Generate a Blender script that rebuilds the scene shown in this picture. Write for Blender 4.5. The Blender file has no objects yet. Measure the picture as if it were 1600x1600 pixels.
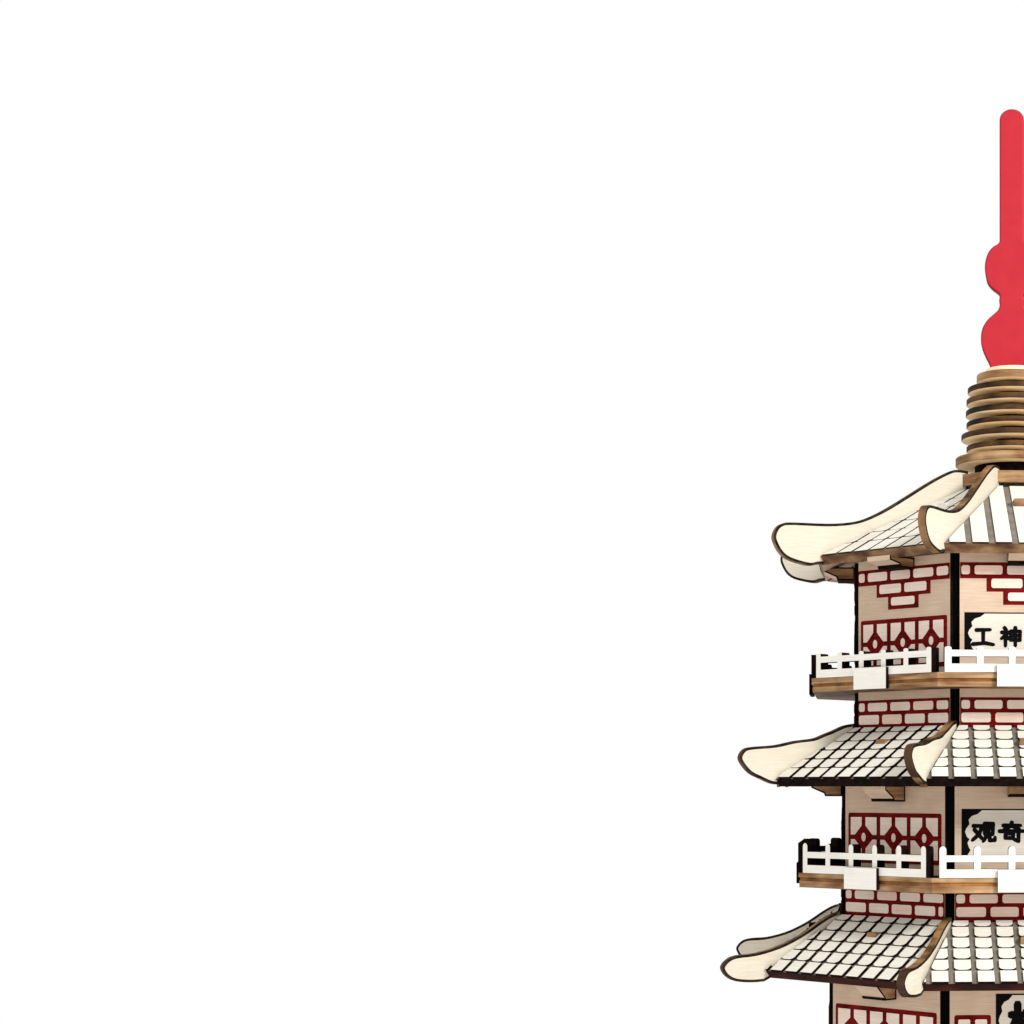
import bpy, bmesh, math, random
from math import sin, cos, radians, pi

random.seed(7)
C = bpy.context.scene.collection
S = 0.0002            # one drawing unit in metres (0.2 mm)
Z0 = 960.0            # height of the camera level above the table, in drawing units
D = 3200.0            # camera distance
AX = 1583.0
HOR = 1230.0
PHI = 18.6            # yaw of the octagon
COS, SIN = cos(radians(22.5)), sin(radians(22.5))

# ------------------------------------------------------------------ materials
def new_mat(name):
    m = bpy.data.materials.new(name); m.use_nodes = True
    nt = m.node_tree
    b = nt.nodes['Principled BSDF']
    b.inputs['Specular IOR Level'].default_value = 0.12
    return m, nt, b

def wood(name, c1, c2, rough=0.6, sx=120, sz=2600, sy=None, bump=0.15, blotch=0.25, cb=None):
    """fine-grained wood: stretched noise for the grain, slow noise for blotches"""
    m, nt, b = new_mat(name)
    N, L = nt.nodes, nt.links
    tc = N.new('ShaderNodeTexCoord')
    mp = N.new('ShaderNodeMapping'); mp.inputs['Scale'].default_value = (sx, sy or sx, sz)
    L.new(tc.outputs['Object'], mp.inputs['Vector'])
    n1 = N.new('ShaderNodeTexNoise'); n1.inputs['Scale'].default_value = 1; n1.inputs['Detail'].default_value = 4
    L.new(mp.outputs[0], n1.inputs['Vector'])
    r = N.new('ShaderNodeValToRGB')
    r.color_ramp.elements[0].position = 0.32; r.color_ramp.elements[0].color = (*c1, 1)
    r.color_ramp.elements[1].position = 0.68; r.color_ramp.elements[1].color = (*c2, 1)
    L.new(n1.outputs['Fac'], r.inputs['Fac'])
    n2 = N.new('ShaderNodeTexNoise'); n2.inputs['Scale'].default_value = 170; n2.inputs['Detail'].default_value = 3
    L.new(tc.outputs['Object'], n2.inputs['Vector'])
    r2 = N.new('ShaderNodeValToRGB')
    r2.color_ramp.elements[0].position = 0.45; r2.color_ramp.elements[0].color = (0, 0, 0, 1)
    r2.color_ramp.elements[1].position = 0.75; r2.color_ramp.elements[1].color = (blotch, blotch, blotch, 1)
    L.new(n2.outputs['Fac'], r2.inputs['Fac'])
    mx = N.new('ShaderNodeMix'); mx.data_type = 'RGBA'
    L.new(r2.outputs[0], mx.inputs[0]); L.new(r.outputs[0], mx.inputs[6])
    mx.inputs[7].default_value = (*(cb or tuple(x*0.6 for x in c1)), 1)
    L.new(mx.outputs[2], b.inputs['Base Color'])
    b.inputs['Roughness'].default_value = rough
    bp = N.new('ShaderNodeBump'); bp.inputs['Strength'].default_value = bump; bp.inputs['Distance'].default_value = 0.0001
    L.new(n1.outputs['Fac'], bp.inputs['Height']); L.new(bp.outputs[0], b.inputs['Normal'])
    return m

M = {}
M['wood']   = wood('plywood_face', (.56, .41, .285), (.655, .50, .37), blotch=.35, cb=(.50, .31, .22))
M['cream']  = wood('pale_birch', (.57, .51, .40), (.64, .585, .475), blotch=.35, cb=(.56, .46, .34))
M['plaque'] = wood('pale_plaque', (.68, .61, .50), (.76, .70, .60), blotch=.35, cb=(.62, .54, .44))
M['tile']   = wood('pale_tile', (.70, .655, .56), (.78, .745, .66), blotch=.35, cb=(.66, .58, .45))
M['white']  = wood('white_rail_paint', (.78, .74, .66), (.85, .82, .75), blotch=.25, cb=(.70, .60, .48))
M['brick']  = wood('brick_cream', (.76, .62, .50), (.88, .76, .65), blotch=.5, cb=(.78, .50, .40))
M['brickp'] = wood('brick_pink', (.78, .57, .45), (.86, .68, .56), blotch=.5, cb=(.74, .46, .35))
M['red']    = wood('dark_red_print', (.085, .003, .003), (.23, .008, .007), blotch=.7, cb=(.03, .002, .002), rough=.8)
M['ink']    = wood('black_print', (.003, .003, .003), (.006, .005, .005), blotch=.2, rough=.8)
M['burnt']  = wood('laser_burnt_edge', (.003, .002, .002), (.014, .006, .004), sx=500, sz=500, blotch=.5, rough=.85)
M['char']   = wood('charred_back', (.004, .003, .003), (.010, .007, .006), sx=300, sz=500, blotch=.3, rough=.9)
M['scorch'] = wood('scorched_margin', (.008, .006, .005), (.05, .032, .02), sx=500, sz=500, blotch=.8, cb=(.004, .003, .003), rough=.85)
M['edge']   = wood('brown_ply_edge', (.16, .066, .020), (.50, .32, .165), sx=60, sz=520, blotch=.5, cb=(.12, .04, .012))
M['glue']   = wood('orange_core_veneer', (.10, .03, .006), (.36, .15, .04), sx=90, sz=200, blotch=.7, cb=(.02, .006, .002))
M['eave']   = wood('toasted_eave_edge', (.05, .016, .006), (.36, .21, .10), sx=90, sz=300, blotch=.7, cb=(.05, .012, .005))
M['eave_dark'] = wood('charred_eave_edge', (.010, .003, .002), (.055, .010, .007), sx=90, sz=300, blotch=.5, cb=(.004, .002, .002), rough=.8)
M['tipedge']= wood('toasted_hip_tip', (.016, .006, .003), (.26, .14, .065), sx=120, sz=120, blotch=.8, cb=(.03, .010, .006))
M['darktip']= wood('burnt_hip_tip', (.008, .003, .002), (.10, .045, .02), sx=120, sz=120, blotch=.8, cb=(.012, .004, .003))
M['hipedge']= wood('brown_hip_edge', (.012, .005, .002), (.40, .21, .08), sx=110, sz=110, blotch=.95, cb=(.012, .004, .002))
M['rim']    = wood('toasted_ring_rim', (.003, .002, .001), (.13, .062, .022), sx=80, sz=260, blotch=.9, cb=(.005, .002, .001))
M['under']  = wood('golden_birch', (.88, .68, .42), (.97, .84, .62), blotch=.3)
M['groove'] = wood('engraved_groove', (.17, .145, .115), (.24, .21, .17), sx=300, sz=300, blotch=.4)
M['shallow']= wood('shallow_groove', (.16, .135, .11), (.24, .21, .175), sx=300, sz=300, blotch=.4)
M['core']   = wood('dark_core', (.002, .002, .002), (.005, .004, .004), blotch=.3, rough=.95)

for k_ in ('ink', 'burnt', 'char', 'core', 'scorch', 'red'):
    M[k_].node_tree.nodes['Principled BSDF'].inputs['Specular IOR Level'].default_value = .03

def red_plastic():
    m, nt, b = new_mat('red_finial_paint')
    N, L = nt.nodes, nt.links
    tc = N.new('ShaderNodeTexCoord')
    n = N.new('ShaderNodeTexNoise'); n.inputs['Scale'].default_value = 260; n.inputs['Detail'].default_value = 4
    L.new(tc.outputs['Object'], n.inputs['Vector'])
    r = N.new('ShaderNodeValToRGB')
    r.color_ramp.elements[0].position = .35; r.color_ramp.elements[0].color = (.40, .018, .029, 1)
    r.color_ramp.elements[1].position = .7; r.color_ramp.elements[1].color = (.43, .021, .032, 1)
    L.new(n.outputs['Fac'], r.inputs['Fac']); L.new(r.outputs[0], b.inputs['Base Color'])
    b.inputs['Roughness'].default_value = .55
    return m
M['spire'] = red_plastic()
m, nt, b = new_mat('red_finial_edge'); b.inputs['Base Color'].default_value = (.22, .004, .010, 1); b.inputs['Roughness'].default_value = .5
M['spire_edge'] = m
m, nt, b = new_mat('white_table'); b.inputs['Base Color'].default_value = (.92, .92, .92, 1); b.inputs['Roughness'].default_value = .9
n = nt.nodes.new('ShaderNodeTexNoise'); n.inputs['Scale'].default_value = 40
bp = nt.nodes.new('ShaderNodeBump'); bp.inputs['Strength'].default_value = .05
nt.links.new(n.outputs['Fac'], bp.inputs['Height']); nt.links.new(bp.outputs[0], b.inputs['Normal'])
M['table'] = m

# ------------------------------------------------------------------ mesh helper
class MB:
    def __init__(s):
        s.v = []; s.f = []; s.mi = []; s.mats = []; s.smooth = []
    def m(s, k):
        if k not in s.mats: s.mats.append(k)
        return s.mats.index(k)
    def face(s, pts, k, smooth=False):
        i0 = len(s.v); s.v += [tuple(p) for p in pts]
        s.f.append(list(range(i0, i0+len(pts)))); s.mi.append(s.m(k)); s.smooth.append(smooth)
    def build(s, name, parent=None):
        me = bpy.data.meshes.new(name)
        me.from_pydata([(x*S, y*S, z*S) for x, y, z in s.v], [], s.f)
        for k in s.mats: me.materials.append(M[k])
        for p, i, sm in zip(me.polygons, s.mi, s.smooth): p.material_index = i; p.use_smooth = sm
        bm = bmesh.new(); bm.from_mesh(me)
        bmesh.ops.remove_doubles(bm, verts=bm.verts, dist=0.02*S)
        bm.to_mesh(me); bm.free()
        o = bpy.data.objects.new(name, me); C.objects.link(o)
        if parent: o.parent = parent
        return o

def ccw(p):
    a = sum(p[i][0]*p[(i+1) % len(p)][1]-p[(i+1) % len(p)][0]*p[i][1] for i in range(len(p)))
    return p if a > 0 else p[::-1]

def inset(p, w):
    n = len(p); out = []
    for i in range(n):
        a, b, c = p[i-1], p[i], p[(i+1) % n]
        d1 = (b[0]-a[0], b[1]-a[1]); d2 = (c[0]-b[0], c[1]-b[1])
        l1 = math.hypot(*d1) or 1; l2 = math.hypot(*d2) or 1
        n1 = (-d1[1]/l1, d1[0]/l1); n2 = (-d2[1]/l2, d2[0]/l2)
        bx, by = n1[0]+n2[0], n1[1]+n2[1]; q = bx*bx+by*by
        if q < .2: q = .2
        k = 2*w/q
        out.append((b[0]+bx*k, b[1]+by*k))
    return out

def frame(O, A, B):
    N = (A[1]*B[2]-A[2]*B[1], A[2]*B[0]-A[0]*B[2], A[0]*B[1]-A[1]*B[0])
    return lambda a, b, t: tuple(O[i]+A[i]*a+B[i]*b+N[i]*t for i in range(3))

def prism(mb, pts, fr, t0, t1, mf, ms, mback=None, scorch=0, msc='scorch', bottom=True):
    p = ccw(list(pts)); n = len(p)
    def cap(t, mat, flip):
        if scorch:
            q = inset(p, scorch)
            for i in range(n):
                j = (i+1) % n
                f = [fr(*p[i], t), fr(*p[j], t), fr(*q[j], t), fr(*q[i], t)]
                mb.face(f[::-1] if flip else f, msc)
            f = [fr(*x, t) for x in q]
        else:
            f = [fr(*x, t) for x in p]
        mb.face(f[::-1] if flip else f, mat)
    cap(t1, mf, False)
    if bottom: cap(t0, mback or mf, True)
    for i in range(n):
        j = (i+1) % n
        mb.face([fr(*p[i], t0), fr(*p[j], t0), fr(*p[j], t1), fr(*p[i], t1)], ms)

def rect(a0, a1, b0, b1): return [(a0, b0), (a1, b0), (a1, b1), (a0, b1)]

def rrect(a0, a1, b0, b1, r, n=3):
    r = min(r, (a1-a0)/2.01, (b1-b0)/2.01); o = []
    for cx, cy, s0 in ((a1-r, b0+r, -90), (a1-r, b1-r, 0), (a0+r, b1-r, 90), (a0+r, b0+r, 180)):
        for k in range(n+1):
            t = radians(s0+90*k/n); o.append((cx+r*cos(t), cy+r*sin(t)))
    return o

def clip(poly, inside, cross):
    out = []
    for i in range(len(poly)):
        a, b = poly[i-1], poly[i]
        ia, ib = inside(a), inside(b)
        if ib:
            if not ia: out.append(cross(a, b))
            out.append(b)
        elif ia: out.append(cross(a, b))
    return out

def clip_line(poly, nx, ny, d):            # keep nx*x+ny*y <= d
    f = lambda p: nx*p[0]+ny*p[1]-d
    def cr(a, b):
        t = f(a)/(f(a)-f(b)); return (a[0]+(b[0]-a[0])*t, a[1]+(b[1]-a[1])*t)
    return clip(poly, lambda p: f(p) <= 1e-9, cr)

jit = [0]
def strokes(mb, lines, fr, x0, z0, w, h, width, t0, t1, mat):
    for ln in lines:
        for i in range(len(ln)-1):
            (ax, ay), (bx, by) = ln[i], ln[i+1]
            ax, bx = x0+ax*w, x0+bx*w; ay, by = z0+ay*h, z0+by*h
            l = math.hypot(bx-ax, by-ay) or 1
            dx, dy = (bx-ax)/l, (by-ay)/l
            e = width*.42; wa, wb = width*.5, width*.42
            px, py = -dy, dx
            pts = [(ax-dx*e-px*wa*.6, ay-dy*e-py*wa*.6), (ax-px*wa, ay-py*wa), (bx-px*wb, by-py*wb), (bx+dx*e-px*wb*.5, by+dy*e-py*wb*.5),
                   (bx+dx*e+px*wb*.5, by+dy*e+py*wb*.5), (bx+px*wb, by+py*wb), (ax+px*wa, ay+py*wa), (ax-dx*e+px*wa*.6, ay-dy*e+py*wa*.6)]
            jit[0] = (jit[0]+1) % 23
            prism(mb, pts, fr, t0, t1+jit[0]*.012, mat, mat)

GLYPH = {
 '工': [[(.16,.86),(.84,.88)], [(.5,.88),(.5,.12)], [(-.02,.08),(.6,.14),(1,.06)]],
 '神': [[(.18,.99),(.28,.86)], [(.05,.74),(.38,.74),(.04,.4)], [(.23,.58),(.23,0)], [(.28,.5),(.4,.38)],
        [(.5,.8),(.95,.8),(.95,.32),(.5,.32),(.5,.8)], [(.5,.56),(.95,.56)], [(.72,1),(.72,0)]],
 '斧': [[(.35,.99),(.1,.78)], [(.62,.99),(.9,.8)], [(.68,.85),(.12,.5)], [(.3,.85),(.88,.52)],
        [(.75,.5),(.3,.44),(.28,.2),(.1,0)], [(.3,.26),(.9,.26)], [(.65,.26),(.65,0)]],
 '鬼': [[(.5,1),(.42,.88)], [(.2,.86),(.8,.86),(.8,.5),(.2,.5),(.2,.86)], [(.2,.68),(.8,.68)], [(.5,.86),(.5,.5)],
        [(.42,.5),(.3,.2),(.06,0)], [(.56,.5),(.56,.08),(.95,.06),(.95,.18)], [(.68,.42),(.62,.2),(.84,.22)]],
 '观': [[(.03,.82),(.42,.82),(.3,.4),(.0,.08)], [(.08,.62),(.42,.15)],
        [(.54,.94),(.54,.38)], [(.54,.94),(.9,.94),(.9,.38)], [(.72,.8),(.70,.42),(.48,.02)], [(.76,.4),(.76,.06),(.98,.06),(1,.2)]],
 '奇': [[(.12,.84),(.88,.84)], [(.5,1),(.45,.82),(.15,.62)], [(.52,.82),(.85,.62)], [(-.05,.54),(1.05,.54)],
        [(.22,.42),(.56,.42),(.56,.18),(.22,.18),(.22,.42)], [(.8,.54),(.8,.02),(.62,.1)]],
 '下': [[(.05,.85),(.95,.85)], [(.48,.85),(.48,0)], [(.5,.62),(.78,.42)]],
 '天': [[(.15,.88),(.85,.88)], [(.05,.55),(.95,.55)], [(.5,.88),(.45,.45),(.06,.02)], [(.53,.5),(.94,.02)]],
 '楼': [[(.02,.7),(.42,.7)], [(.22,1),(.22,0)], [(.22,.66),(.02,.3)], [(.24,.6),(.42,.42)],
        [(.72,1),(.72,.55)], [(.48,.78),(1,.78)], [(.56,.97),(.63,.84)], [(.9,.97),(.8,.84)], [(.7,.76),(.5,.56)], [(.74,.76),(.98,.56)],
        [(.48,.36),(1,.36)], [(.7,.5),(.58,.24),(.95,.02)], [(.88,.36),(.78,.14),(.5,.0)]],
}

# ------------------------------------------------------------------ the one thing
pagoda = bpy.data.objects.new('pagoda_model', None); C.objects.link(pagoda)
pagoda.empty_display_size = .02
pagoda['label'] = 'laser cut wooden puzzle pagoda with cream tiled roofs, red brick lines and red finial'
pagoda['category'] = 'model pagoda'

def face_alpha(f): return -radians(PHI+45*f+22.5)      # faces; canonical one looks to -Y
def vert_alpha(j): return -radians(PHI+45*j)

def place(o, alpha, parent=pagoda):
    o.parent = parent; o.rotation_euler = (0, 0, alpha)

def ring_of(maker, alphas, name):
    """build once, copy (with children) round the axis"""
    first = maker()
    place(first, alphas[0])
    kids = list(first.children)
    for a in alphas[1:]:
        c = first.copy(); C.objects.link(c); place(c, a)
        for k in kids:
            d = k.copy(); C.objects.link(d); d.parent = c
    return first

EVEN = [face_alpha(f) for f in (0, 2, 4, 6)]           # lattice-window faces
ODD = [face_alpha(f) for f in (-1, 1, 3, 5)]           # nameplate faces
ALLF = [face_alpha(f) for f in (0, -1, 1, 2, 3, 4, 5, 6)]
ALLV = [vert_alpha(j) for j in range(8)]

def octa(R, off=0):
    return [(R*sin(-radians(PHI+45*j)), -R*cos(radians(PHI+45*j))) for j in range(8)]
flat = frame((0, 0, 0), (1, 0, 0), (0, 1, 0))

# --- walls --------------------------------------------------------
def brick_row(mb, fr, hw, u0, u1, z0, z1, seps, rounded=3.2):
    """cream bricks standing on the red ground; seps = separator centres"""
    xs = [u0-2.5]+[s for s in seps if u0 < s < u1]+[u1+2.5]
    for a, b in zip(xs[:-1], xs[1:]):
        if b-a > 8: prism(mb, rrect(a+3.3, b-3.3, z0, z1, rounded), fr, .3, 1.5, random.choice(('brick', 'brick', 'brickp')), 'red', bottom=False)

def wall(R, ztop, zbot, decor, upper_z, band_z, ty):
    """one facet of a storey: panel > brick_pattern, window_lattice or nameplate, lettering"""
    a = R*COS; hw = R*SIN-8
    fr = frame((0, -a, 0), (1, 0, 0), (0, 0, 1))
    mb = MB(); prism(mb, rect(-hw, hw, zbot, ztop), fr, -11, 0, 'wood', 'burnt', 'char')
    w = mb.build('wall_panel')
    mb = MB()
    # band of brickwork under the balcony
    zb = band_z
    prism(mb, rect(-hw+.6, hw-.6, zb-44, zb), fr, -.4, .6, 'red', 'red', bottom=False)
    sA = [-hw+18+47*k for k in range(6)]; sB = [-hw+18+47*k-17 for k in range(6)]
    brick_row(mb, fr, hw, -hw+1.5, hw-1.5, zb-16.5, zb-4, sA)
    brick_row(mb, fr, hw, -hw+1.5, hw-1.5, zb-36, zb-22, sB)
    mb.build('brick_band', w)
    if upper_z is not None:                  # stepped
        mb = MB()
        z = upper_z
        reg = [(-hw+.6, z), (hw-.6, z), (hw-.6, z-23), (55, z-23), (55, z-42), (31, z-42), (31, z-61), (-31, z-61), (-31, z-42), (-55, z-42), (-55, z-23), (-hw+.6, z-23)]
        prism(mb, reg, fr, -.4, .6, 'red', 'red', bottom=False)
        brick_row(mb, fr, hw, -hw+1.5, hw-1.5, z-17.5, z-4.5, sA)
        brick_row(mb, fr, hw, -49, 49, z-37, z-23.5, [0])
        brick_row(mb, fr, hw, -25, 25, z-55.5, z-43.5, [])
        mb.build('brick_frieze', w)
    def window(zt, u0, u1, hgt, cols, diamonds):
        mb = MB()
        prism(mb, rrect(u0, u1, zt-hgt, zt, 3), fr, -.4, .6, 'red', 'red', bottom=False)
        fw = 5.5; bw = 7.0; zc = zt-36
        step = (u1-u0-2*fw+bw)/cols
        for c in range(cols):
            xl = u0+fw+c*step; xr = xl+step-bw
            if not diamonds:
                prism(mb, rrect(xl, xr, zt-hgt+6, zt-6, 2), fr, .3, 1.5, 'brick', 'red', bottom=False); continue
            dl = (c % 2 == 1)                # diamond on the left bar
            def cell(sg, zend):
                g = 3.0; dh = 17; cutx = (xr-xl)*.62; e = zc+sg*g
                if dl: p = [(xl, zend), (xr, zend), (xr, e), (xl+cutx, e), (xl, zc+sg*dh)]
                else:  p = [(xl, zend), (xr, zend), (xr, zc+sg*dh), (xr-cutx, e), (xl, e)]
                p = ccw(p)
                prism(mb, inset(p, .4), fr, .3, 1.5, 'brick', 'red', bottom=False)
            cell(1, zt-6); cell(-1, zt-hgt+6)
            if not dl:                       # hole in the diamond to the right of this cell
                cx = xr+bw/2
                prism(mb, [(cx+4.6*cos(k*pi/6), zc+6.5*sin(k*pi/6)) for k in range(12)], fr, .3, 1.5, 'brick', 'red', bottom=False)
        return mb.build('window_lattice', w)
    def scallop(u0, u1, zt, zb, side=1.0):
        du = [29, 23, 15, 10, 11.5, 7, 5, 8, 11.5, 8.5, 11, 13, 9, 8]
        dz = [2.5, 8, 11, 17, 24, 30, 36, 44, 47, 53, 61, 64, 71, 74]
        k = (zt-zb)/74
        l = [(u0+a*side, zt-b*k) for a, b in zip(du, dz)]
        r = [(u1-a*side, zt-b*k) for a, b in zip(du, dz)]
        return [(l[0][0], zt-2)]+l+r[::-1]+[(r[0][0], zt-2)]
    def plate(u0, u1, zt, zb, text, csize, cz, cw, side=1.0, pitch=40, stroke=.2):
        mb = MB()
        prism(mb, rect(u0, u1, zb, zt), fr, -.4, .5, 'ink', 'ink', bottom=False)
        prism(mb, scallop(u0, u1, zt, zb, side), fr, .3, 1.0, 'plaque', 'scorch', bottom=False)
        mb.build('nameplate', w)
        mb = MB()
        n = len(text); x = (u0+u1)/2-(n-1)*pitch/2
        for i, ch in enumerate(text):
            strokes(mb, GLYPH[ch], fr, x+i*pitch-cw/2, cz-csize/2, cw, csize, csize*stroke+cw*.03, .8, 1.4, 'ink')
        mb.build('lettering', w)
    for d in decor:
        if d[0] == 'window': window(*d[1:])
        else: plate(*d[1:])
    return w

# --- railings -----------------------------------------------------
def railing(R, z, tabw, fin=8.0, npost=6):
    a = R*COS; hw = R*SIN-11
    fr = frame((0, -a, 0), (1, 0, 0), (0, 0, 1))
    mb = MB(); pw = 9.5; t0, t1 = -16, 0
    A = dict(mf='white', ms='burnt', mback='char')
    prism(mb, rect(-hw, hw, z+.3, z+12), fr, t0, t1, **A)
    prism(mb, rect(-hw, hw, z+22.5, z+31.5), fr, t0, t1, **A)
    step = (2*hw-pw)/(npost-1)
    for k in range(npost):
        x = -hw+k*step
        prism(mb, rect(x, x+pw, z+12, z+22.5), fr, t0, t1, **A)
        cx = x+pw/2
        prism(mb, [(x, z+31.5), (x+pw, z+31.5)]+[(cx+pw/2*cos(q*pi/6), z+31.5+fin+fin*.6*sin(q*pi/6)) for q in range(7)], fr, t0, t1, **A)
    prism(mb, rect(-tabw/2, tabw/2, z-20, z+11), fr, -.5, 5.5, 'white', 'burnt', 'char')
    return mb.build('railing')

# --- roofs --------------------------------------------------------
def roof_panel(Re, ze, Rt, zt, rows, edge, pitch=31.5, groove=7.5, tab_at=.66, th=13, tile_h=4.0, gm='groove', sm='burnt', gap=1.2, tab=(10, 11, 'eave', 'burnt')):
    ae, at = Re*COS, Rt*COS
    L = math.hypot(ae-at, zt-ze); c, s = (ae-at)/L, (zt-ze)/L
    fr = frame((0, -ae, ze), (1, 0, 0), (0, c, s))
    he, ht = Re*SIN-7, Rt*SIN-7
    mb = MB()
    prism(mb, [(-he, 0), (he, 0), (ht, L), (-ht, L)], fr, -th, 0, gm, edge, 'wood')
    k = (he-ht)/L; ln = math.hypot(1, k)
    def fit(p):
        p = clip_line(p, 1/ln, k/ln, (he-2)/ln); p = clip_line(p, -1/ln, k/ln, (he-2)/ln)
        return clip_line(p, 0, 1, L-.5)
    rh = L/rows
    n = int(he/pitch)+1
    for i in range(-n, n+1):
        x0, x1 = i*pitch-(pitch-groove)/2, i*pitch+(pitch-groove)/2
        for r in range(int(math.ceil(rows))):
            b0, b1 = r*rh+(0 if r == 0 else gap), (r+1)*rh-gap
            jx = random.uniform(-.5, .5)
            if r == 0: p = rect(x0+jx, x1+jx, b0-.4, b1)
            else:
                q = 4.8
                p = [(x0+jx, b1), (x0+jx-.4, b0+q), (x0+jx+1.8, b0+q*.35), (x0+jx+6.5, b0), (x1+jx-6.5, b0), (x1+jx-1.8, b0+q*.35), (x1+jx+.4, b0+q), (x1+jx, b1)]
            p = fit(p)
            if len(p) >= 3:
                xs = [v[0] for v in p]; ys = [v[1] for v in p]
                if max(xs)-min(xs) > 2 and max(ys)-min(ys) > 1.5:
                    prism(mb, p, fr, -.5, tile_h+random.uniform(-.25, .25), 'tile', sm, bottom=False)
    o = mb.build('roof_panel')
    mb = MB()
    bc = L*tab_at
    f2 = frame((0, -ae+c*bc, ze+s*bc), (1, 0, 0), (0, 0, 1))
    prism(mb, rrect(-tab[1], tab[1], -4, 9, 2.5), f2, -8, tab[0], tab[2], tab[3], 'burnt')
    mb.build('slot_tab', o)
    return o

def hip_pts(px):
    out = []
    for x, y in px:
        r = (AX-x)/.8957
        for _ in range(6):
            mm = D/(D-.4446*r); r = (AX-x)/(.8957*mm)
        out.append((r, (HOR-y)/mm))
    return out

def smooth_poly(p, n=3):
    """Catmull-Rom through the open contour p"""
    o = []
    for i in range(len(p)-1):
        p0, p1, p2, p3 = p[max(i-1, 0)], p[i], p[i+1], p[min(i+2, len(p)-1)]
        for k in range(n):
            t = k/n
            o.append(tuple(.5*(2*p1[d]+(p2[d]-p0[d])*t+(2*p0[d]-5*p1[d]+4*p2[d]-p3[d])*t*t+(3*p1[d]-p0[d]-3*p2[d]+p3[d])*t**3) for d in range(2)))
    o.append(p[-1]); return o

def hip_board(outer, inner, tipm='tipedge'):
    pts = smooth_poly(outer)+inner
    fr = frame((0, 0, 0), (0, -1, 0), (0, 0, 1))
    mb = MB(); prism(mb, pts, fr, -5.5, 5.5, 'cream', 'hipedge', 'cream', scorch=4.0)
    # the laser dwelt on the tight curve of the tip: that stretch of the cut is charred darker
    rtip = max(p[0] for p in pts); k = mb.m(tipm)
    for i, f in enumerate(mb.f):
        if len(f) == 4 and mb.mi[i] == mb.m('hipedge') and sum(-mb.v[q][1] for q in f)/4 > rtip-30: mb.mi[i] = k
    return mb.build('hip_board')

def bracket(R, zt, zb, out=40, hw=23, front='wood'):
    fr = frame((0, -R*COS, 0), (0, -1, 0), (0, 0, 1))
    mb = MB(); prism(mb, [(.5, zt), (out, zt), (out, zt-7), (out*.6, zb+4.5), (out*.56, zb), (.5, zb)], fr, -hw, hw, 'edge', front, 'edge', scorch=2.5, msc='burnt')
    k = mb.m('burnt')
    for i, f in enumerate(mb.f):              # charred lower lip
        if mb.mi[i] == mb.m(front) and sum(mb.v[q][2] for q in f)/len(f) < zb+4: mb.mi[i] = k
    return mb.build('eave_bracket')

def plate_oct(name, R, z0, z1, ms='edge', mt='wood', mback='wood', scorch=0):
    mb = MB(); prism(mb, octa(R), flat, z0, z1, mt, ms, mback, scorch=scorch)
    o = mb.build(name, pagoda); return o

# ------------------------------------------------------------------ storeys
st = [dict(R=266, top=338, bot=58, e=345),
      dict(R=287, top=60, bot=-222, e=12),
      dict(R=307, top=-224, bot=-566, e=-270),
      dict(R=328, top=-568, bot=-920, e=-613)]
bal = [dict(R=336, z=162, b=((162, 154), (154, 149), (149, 142)), fin=3.0),
       dict(R=357, z=-127, b=((-127, -133.5), (-133.5, -139), (-139, -148.5)), fin=8.0),
       dict(R=378, z=-472, b=((-472, -479), (-479, -485), (-485, -495)), fin=8.0)]
bands = [129.5, -149.5, -496, -800]
decoE = [[('window', 249, -88, 88, 74, 6, True)],
         [('window', -38, -95, 95, 74, 6, True)],
         [('window', -322, -103, 103, 74, 6, True)],
         [('window', -664, -110, 110, 74, 6, True)]]
decoO = [[('plate', -87, 87, 252, 190, '工神斧鬼', 26, 217, 29)],
         [('plate', -92, 92, -31, -99, '观奇下天', 27, -64, 32)],
         [('window', -324, -103, -51, 74, 2, False), ('plate', -44, 44, -294, -372, '楼', 50, -334, 46, .8, 40, .2), ('window', -324, 51, 103, 74, 2, False)],
         [('window', -664, -112, -40, 110, 2, False), ('window', -664, 40, 112, 110, 2, False)]]

for i, s in enumerate(st):
    plate_oct('inner_core', s['R']-7, s['bot'], s['top'], 'core', 'core', 'core')
    uz = 324 if i == 0 else None
    ring_of(lambda: wall(s['R'], s['top'], s['bot'], decoE[i], uz, bands[i], 'E'), EVEN, 'wall_panel')
    ring_of(lambda: wall(s['R'], s['top'], s['bot'], decoO[i], uz, bands[i], 'O'), ODD, 'wall_panel')
    ring_of(lambda: bracket(s['R'], s['e']-9, s['e']-(25, 33, 38, 38)[i], 52 if i == 0 else 42), EVEN, 'eave_bracket')
    if i < 2: ring_of(lambda: bracket(s['R'], s['e']-6, s['e']-26, 48, 26, 'wood' if i == 0 else 'eave'), ODD, 'eave_bracket')
for i, b in enumerate(bal):
    for k, (z1, z0) in enumerate(b['b']):
        plate_oct('balcony_board', b['R']-1-(0, 2.5, 1.5)[k], z0, z1, ('edge', 'glue', 'edge')[k], 'char' if k == 0 else 'wood', 'eave' if k == 2 else 'wood')
    ring_of(lambda: railing(b['R'], b['z'], 66, b['fin']), EVEN, 'railing')
    ring_of(lambda: railing(b['R'], b['z'], 88, b['fin']), ODD, 'railing')

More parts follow.
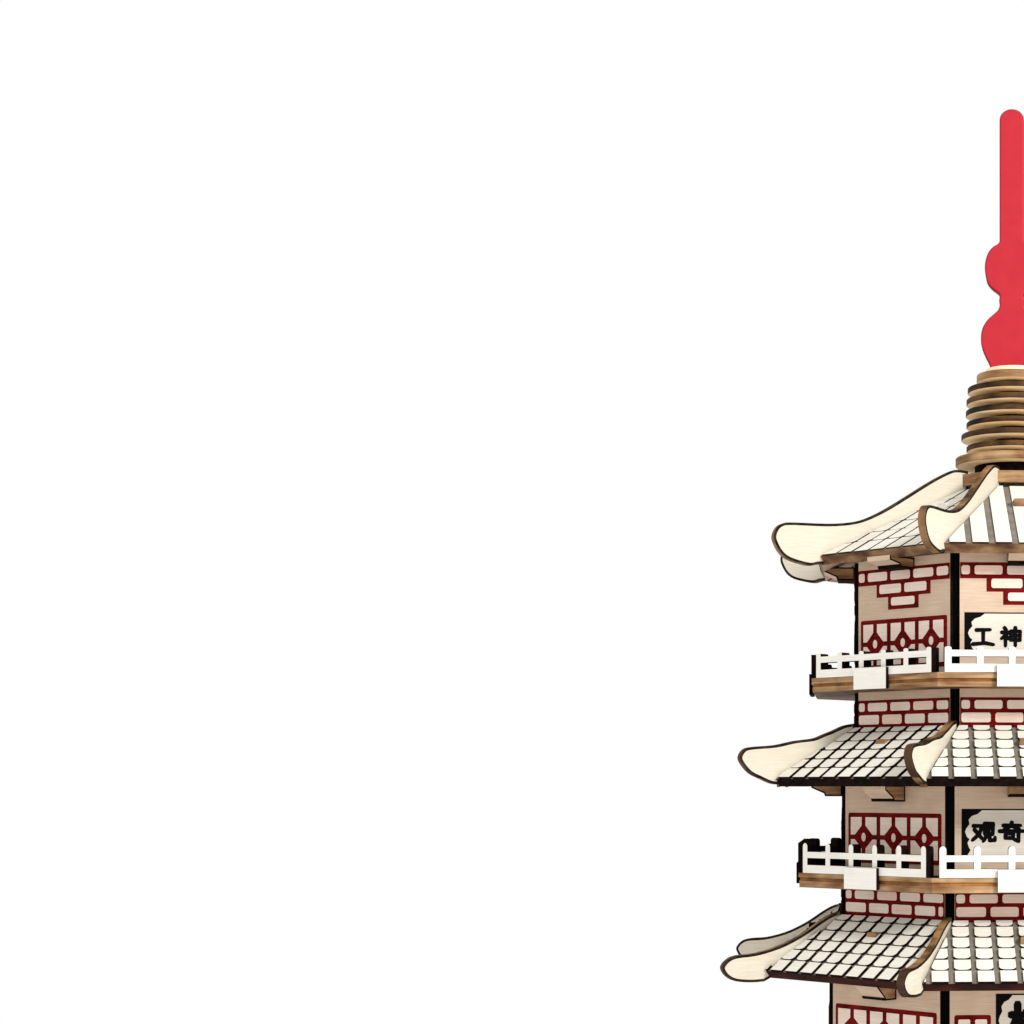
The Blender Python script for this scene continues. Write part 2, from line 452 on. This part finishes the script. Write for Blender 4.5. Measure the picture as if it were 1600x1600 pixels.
hip1 = hip_pts([(1497, 735), (1485, 736), (1462, 747), (1440, 760), (1410, 779), (1380, 797), (1350, 811), (1325, 817), (1290, 819), (1240, 817), (1222, 818),
                (1212, 825), (1207, 838), (1210, 850), (1218, 864), (1230, 874), (1250, 881), (1265, 884), (1276, 882)])
hip2 = hip_pts([(1334, 1137), (1318, 1140), (1300, 1148), (1285, 1154), (1270, 1160), (1240, 1164), (1210, 1166), (1175, 1167), (1161, 1171),
                (1154, 1183), (1158, 1194), (1170, 1208), (1185, 1216), (1203, 1224), (1216, 1226)])
hip3 = hip_pts([(1314, 1430), (1298, 1435), (1280, 1446), (1262, 1459), (1243, 1471), (1215, 1481), (1180, 1489), (1150, 1493), (1136, 1499),
                (1127, 1510), (1129, 1519), (1136, 1527), (1149, 1533), (1173, 1534.5), (1192, 1533)])
lift = lambda h: [(r, z+6*max(0, min(1, (405-r)/40))) for r, z in h[:9]]+h[9:]
hip2, hip3 = lift(hip2), lift(hip3)
hips = [hip1, hip2, hip3, [(r+21, z-343) for r, z in hip3]]
roofs = [dict(Re=326, ze=345, Rt=96, zt=456, rows=1.0, edge='eave', pitch=33, groove=9, th=15, tile_h=2.2, gm='shallow', sm='scorch'),
         dict(Re=396, ze=12, Rt=271, zt=86, rows=5.6, groove=7.5, edge='burnt'),
         dict(Re=412, ze=-270, Rt=292, zt=-193, rows=5.6, groove=7.5, edge='eave_dark'),
         dict(Re=432, ze=-613, Rt=312, zt=-536, rows=5.6, groove=7.5, edge='burnt')]
for i, r in enumerate(roofs):
    ev = dict(r, tab=(4.5, 9, 'eave', 'eave')); od = dict(r, groove=r['groove']+1.2)
    if i == 0: ev.update(rows=6.0, groove=5.0, gap=.8, tile_h=1.6, tab=(2, 8, 'tile', 'tile'))
    ring_of(lambda: roof_panel(**ev), EVEN, 'roof_panel')
    ring_of(lambda: roof_panel(**od), ODD, 'roof_panel')
    h = hips[i]
    rin = r['Rt'] - (16 if i == 0 else 3)
    inner = [(r['Re']-8, r['ze']-12), (rin, r['zt']-12), (rin, h[0][1]-1)]
    ring_of(lambda: hip_board(h, inner, 'tipedge' if i == 0 else 'darktip'), ALLV, 'hip_board')

# --- crown: cap plate, rings, finial ------------------------------
plate_oct('cap_plate', 92, 464, 482, 'edge', 'under', 'wood')

def disc(name, R, z0, z1, ms, mt, mb_, n=72, wob=0):
    mb = MB()
    p = [(R*cos(2*pi*k/n), R*sin(2*pi*k/n)) for k in range(n)]
    rt = [(x*(1-.8/R), y*(1-.8/R)) for x, y in p]
    mb.face([(x, y, z1) for x, y in rt], mt); mb.face([(x, y, z0) for x, y in rt][::-1], mb_)
    for k in range(n):
        j = (k+1) % n
        mb.face([(*p[k], z0+.8), (*p[j], z0+.8), (*p[j], z1-.8), (*p[k], z1-.8)], ms, True)
        mb.face([(*p[k], z1-.8), (*p[j], z1-.8), (*rt[j], z1), (*rt[k], z1)], ms)
        mb.face([(*rt[k], z0), (*rt[j], z0), (*p[j], z0+.8), (*p[k], z0+.8)], ms)
    return mb.build(name, pagoda)

disc('ring_spacer', 60, 482, 500, 'burnt', 'burnt', 'burnt')
ringd = [(90, 703, 716, 'edge'), (73, 687, 695.5, 'rim'), (81, 667, 676, 'rim'), (73, 649, 657.5, 'rim'), (74, 630, 639, 'rim'),
         (73, 612, 621, 'rim'), (71, 594, 603, 'rim'), (57, 576, 588, 'edge')]
prev = 500
for k, (R, yt, yb, mt) in enumerate(ringd):
    ff = D/(D-R)
    z1, z0 = (HOR-yt)/ff, (HOR-yb)/ff
    if z0-prev > .5: disc('ring_spacer', 33, prev, z0, 'burnt', 'burnt', 'burnt')
    o = disc('spire_ring', R, z0, z1, mt, 'under', 'under')
    prev = z1
zs = HOR-568
disc('ring_spacer', 43, prev, zs-11, 'under', 'under', 'under')

def finial():
    def arc(cx, cy, r, a0, a1, n, ry=None):
        return [(cx+r*cos(radians(a0+(a1-a0)*k/n)), cy+(ry or r)*sin(radians(a0+(a1-a0)*k/n))) for k in range(n+1)]
    y = lambda v: HOR-v
    right = [(32, y(579)), (36, y(569)), (41, y(559)), (46, y(547)), (48, y(535)), (47.5, y(522)), (44, y(511)), (37, y(501)), (28, y(493)), (21.5, y(487)), (19, y(480)), (19.6, y(472)),
             (19, y(464)), (23, y(459)), (31, y(453)), (38, y(444)), (41, y(432)), (42, y(418)), (40, y(406)), (36, y(396)), (29, y(388)), (22, y(384)), (19, y(380))]
    right = smooth_poly(right, 3)
    top = [(19, y(190))]+arc(0, y(191), 19, 20, 160, 14, 17)+[(-19, y(190))]
    p = right+top+[(-a, b) for a, b in right[::-1]]
    p = [(a-2, b) for a, b in p]
    al = radians(-2)
    fr = frame((0, -6.5, 0), (cos(al), sin(al), 0), (0, 0, 1))
    mb = MB()
    # pillowed edge: three insets
    p = ccw(p); prev_ = p; tt = [(0, 0), (1.1, 1.6), (2.6, 2.4)]
    n = len(p); lay = [([q for q in (p if w == 0 else inset(p, w))], t) for w, t in tt]
    def strip(l0, t0, l1, t1, mat):
        for i in range(n):
            j = (i+1) % n
            mb.face([fr(*l0[i], t0), fr(*l0[j], t0), fr(*l1[j], t1), fr(*l1[i], t1)], mat, True)
    for s_, base in ((1, 4.0), (-1, -9.0)):
        for (l0, t0), (l1, t1) in zip(lay[:-1], lay[1:]):
            a_, b_ = base+s_*t0, base+s_*t1
            if s_ > 0: strip(l0, a_, l1, b_, 'spire_edge' if t0 == 0 else 'spire')
            else: strip(l1, b_, l0, a_, 'spire_edge' if t0 == 0 else 'spire')
        f = [fr(*q, base+s_*lay[-1][1]) for q in lay[-1][0]]
        mb.face(f if s_ > 0 else f[::-1], 'spire')
    strip(p, -9.0, p, 4.0, 'spire_edge')
    return mb.build('finial', pagoda)
finial()

# --- base ---------------------------------------------------------
plate_oct('base_board', 430, -959.5, -940, 'edge', 'wood', 'wood')
plate_oct('base_board', 390, -940, -920, 'edge', 'wood', 'wood')

# lift all children so that the table is at z = 0
for o in pagoda.children: o.location.z = Z0*S

mb = MB(); prism(mb, [(2600*cos(2*pi*k/96), 2600*sin(2*pi*k/96)) for k in range(96)], flat, -40, 0, 'table', 'table', 'table')
t = mb.build('tabletop'); t['kind'] = 'structure'

# ------------------------------------------------------------------ light, camera
w = bpy.data.worlds.new('World'); bpy.context.scene.world = w; w.use_nodes = True
w.node_tree.nodes['Background'].inputs['Color'].default_value = (1, 1, 1, 1)
w.node_tree.nodes['Background'].inputs['Strength'].default_value = 1.0

def lamp(name, loc, target, size, irr):
    l = bpy.data.lights.new(name, 'AREA'); l.shape = 'DISK'; l.size = size*S
    d = math.dist(loc, target)*S
    l.energy = irr*pi*pi*d*d         # radiance of a white matt face squarely on axis = irr
    o = bpy.data.objects.new(name, l); C.objects.link(o)
    import mathutils
    o.location = [c*S for c in loc]
    v = mathutils.Vector([b-a for a, b in zip(loc, target)])
    o.rotation_euler = v.to_track_quat('-Z', 'Y').to_euler()
    return o
lamp('softbox_lamp', (2250, -2750, Z0+1800), (0, 0, Z0+50), 800, .9)

cam = bpy.data.cameras.new('camera'); co = bpy.data.objects.new('camera', cam); C.objects.link(co)
co.location = (0, -D*S, Z0*S); co.rotation_euler = (radians(90), 0, 0)
cam.sensor_width = 36; cam.lens = 36*D/1600
cam.shift_x = (800-AX)/1600; cam.shift_y = (HOR-800)/1600
cam.clip_start = .01; cam.clip_end = 50
sc = bpy.context.scene; sc.camera = co
sc.view_settings.view_transform = 'Standard'; sc.view_settings.look = 'None'
sc.view_settings.exposure = 0; sc.view_settings.gamma = 1
sc.render.resolution_x = sc.render.resolution_y = 1024
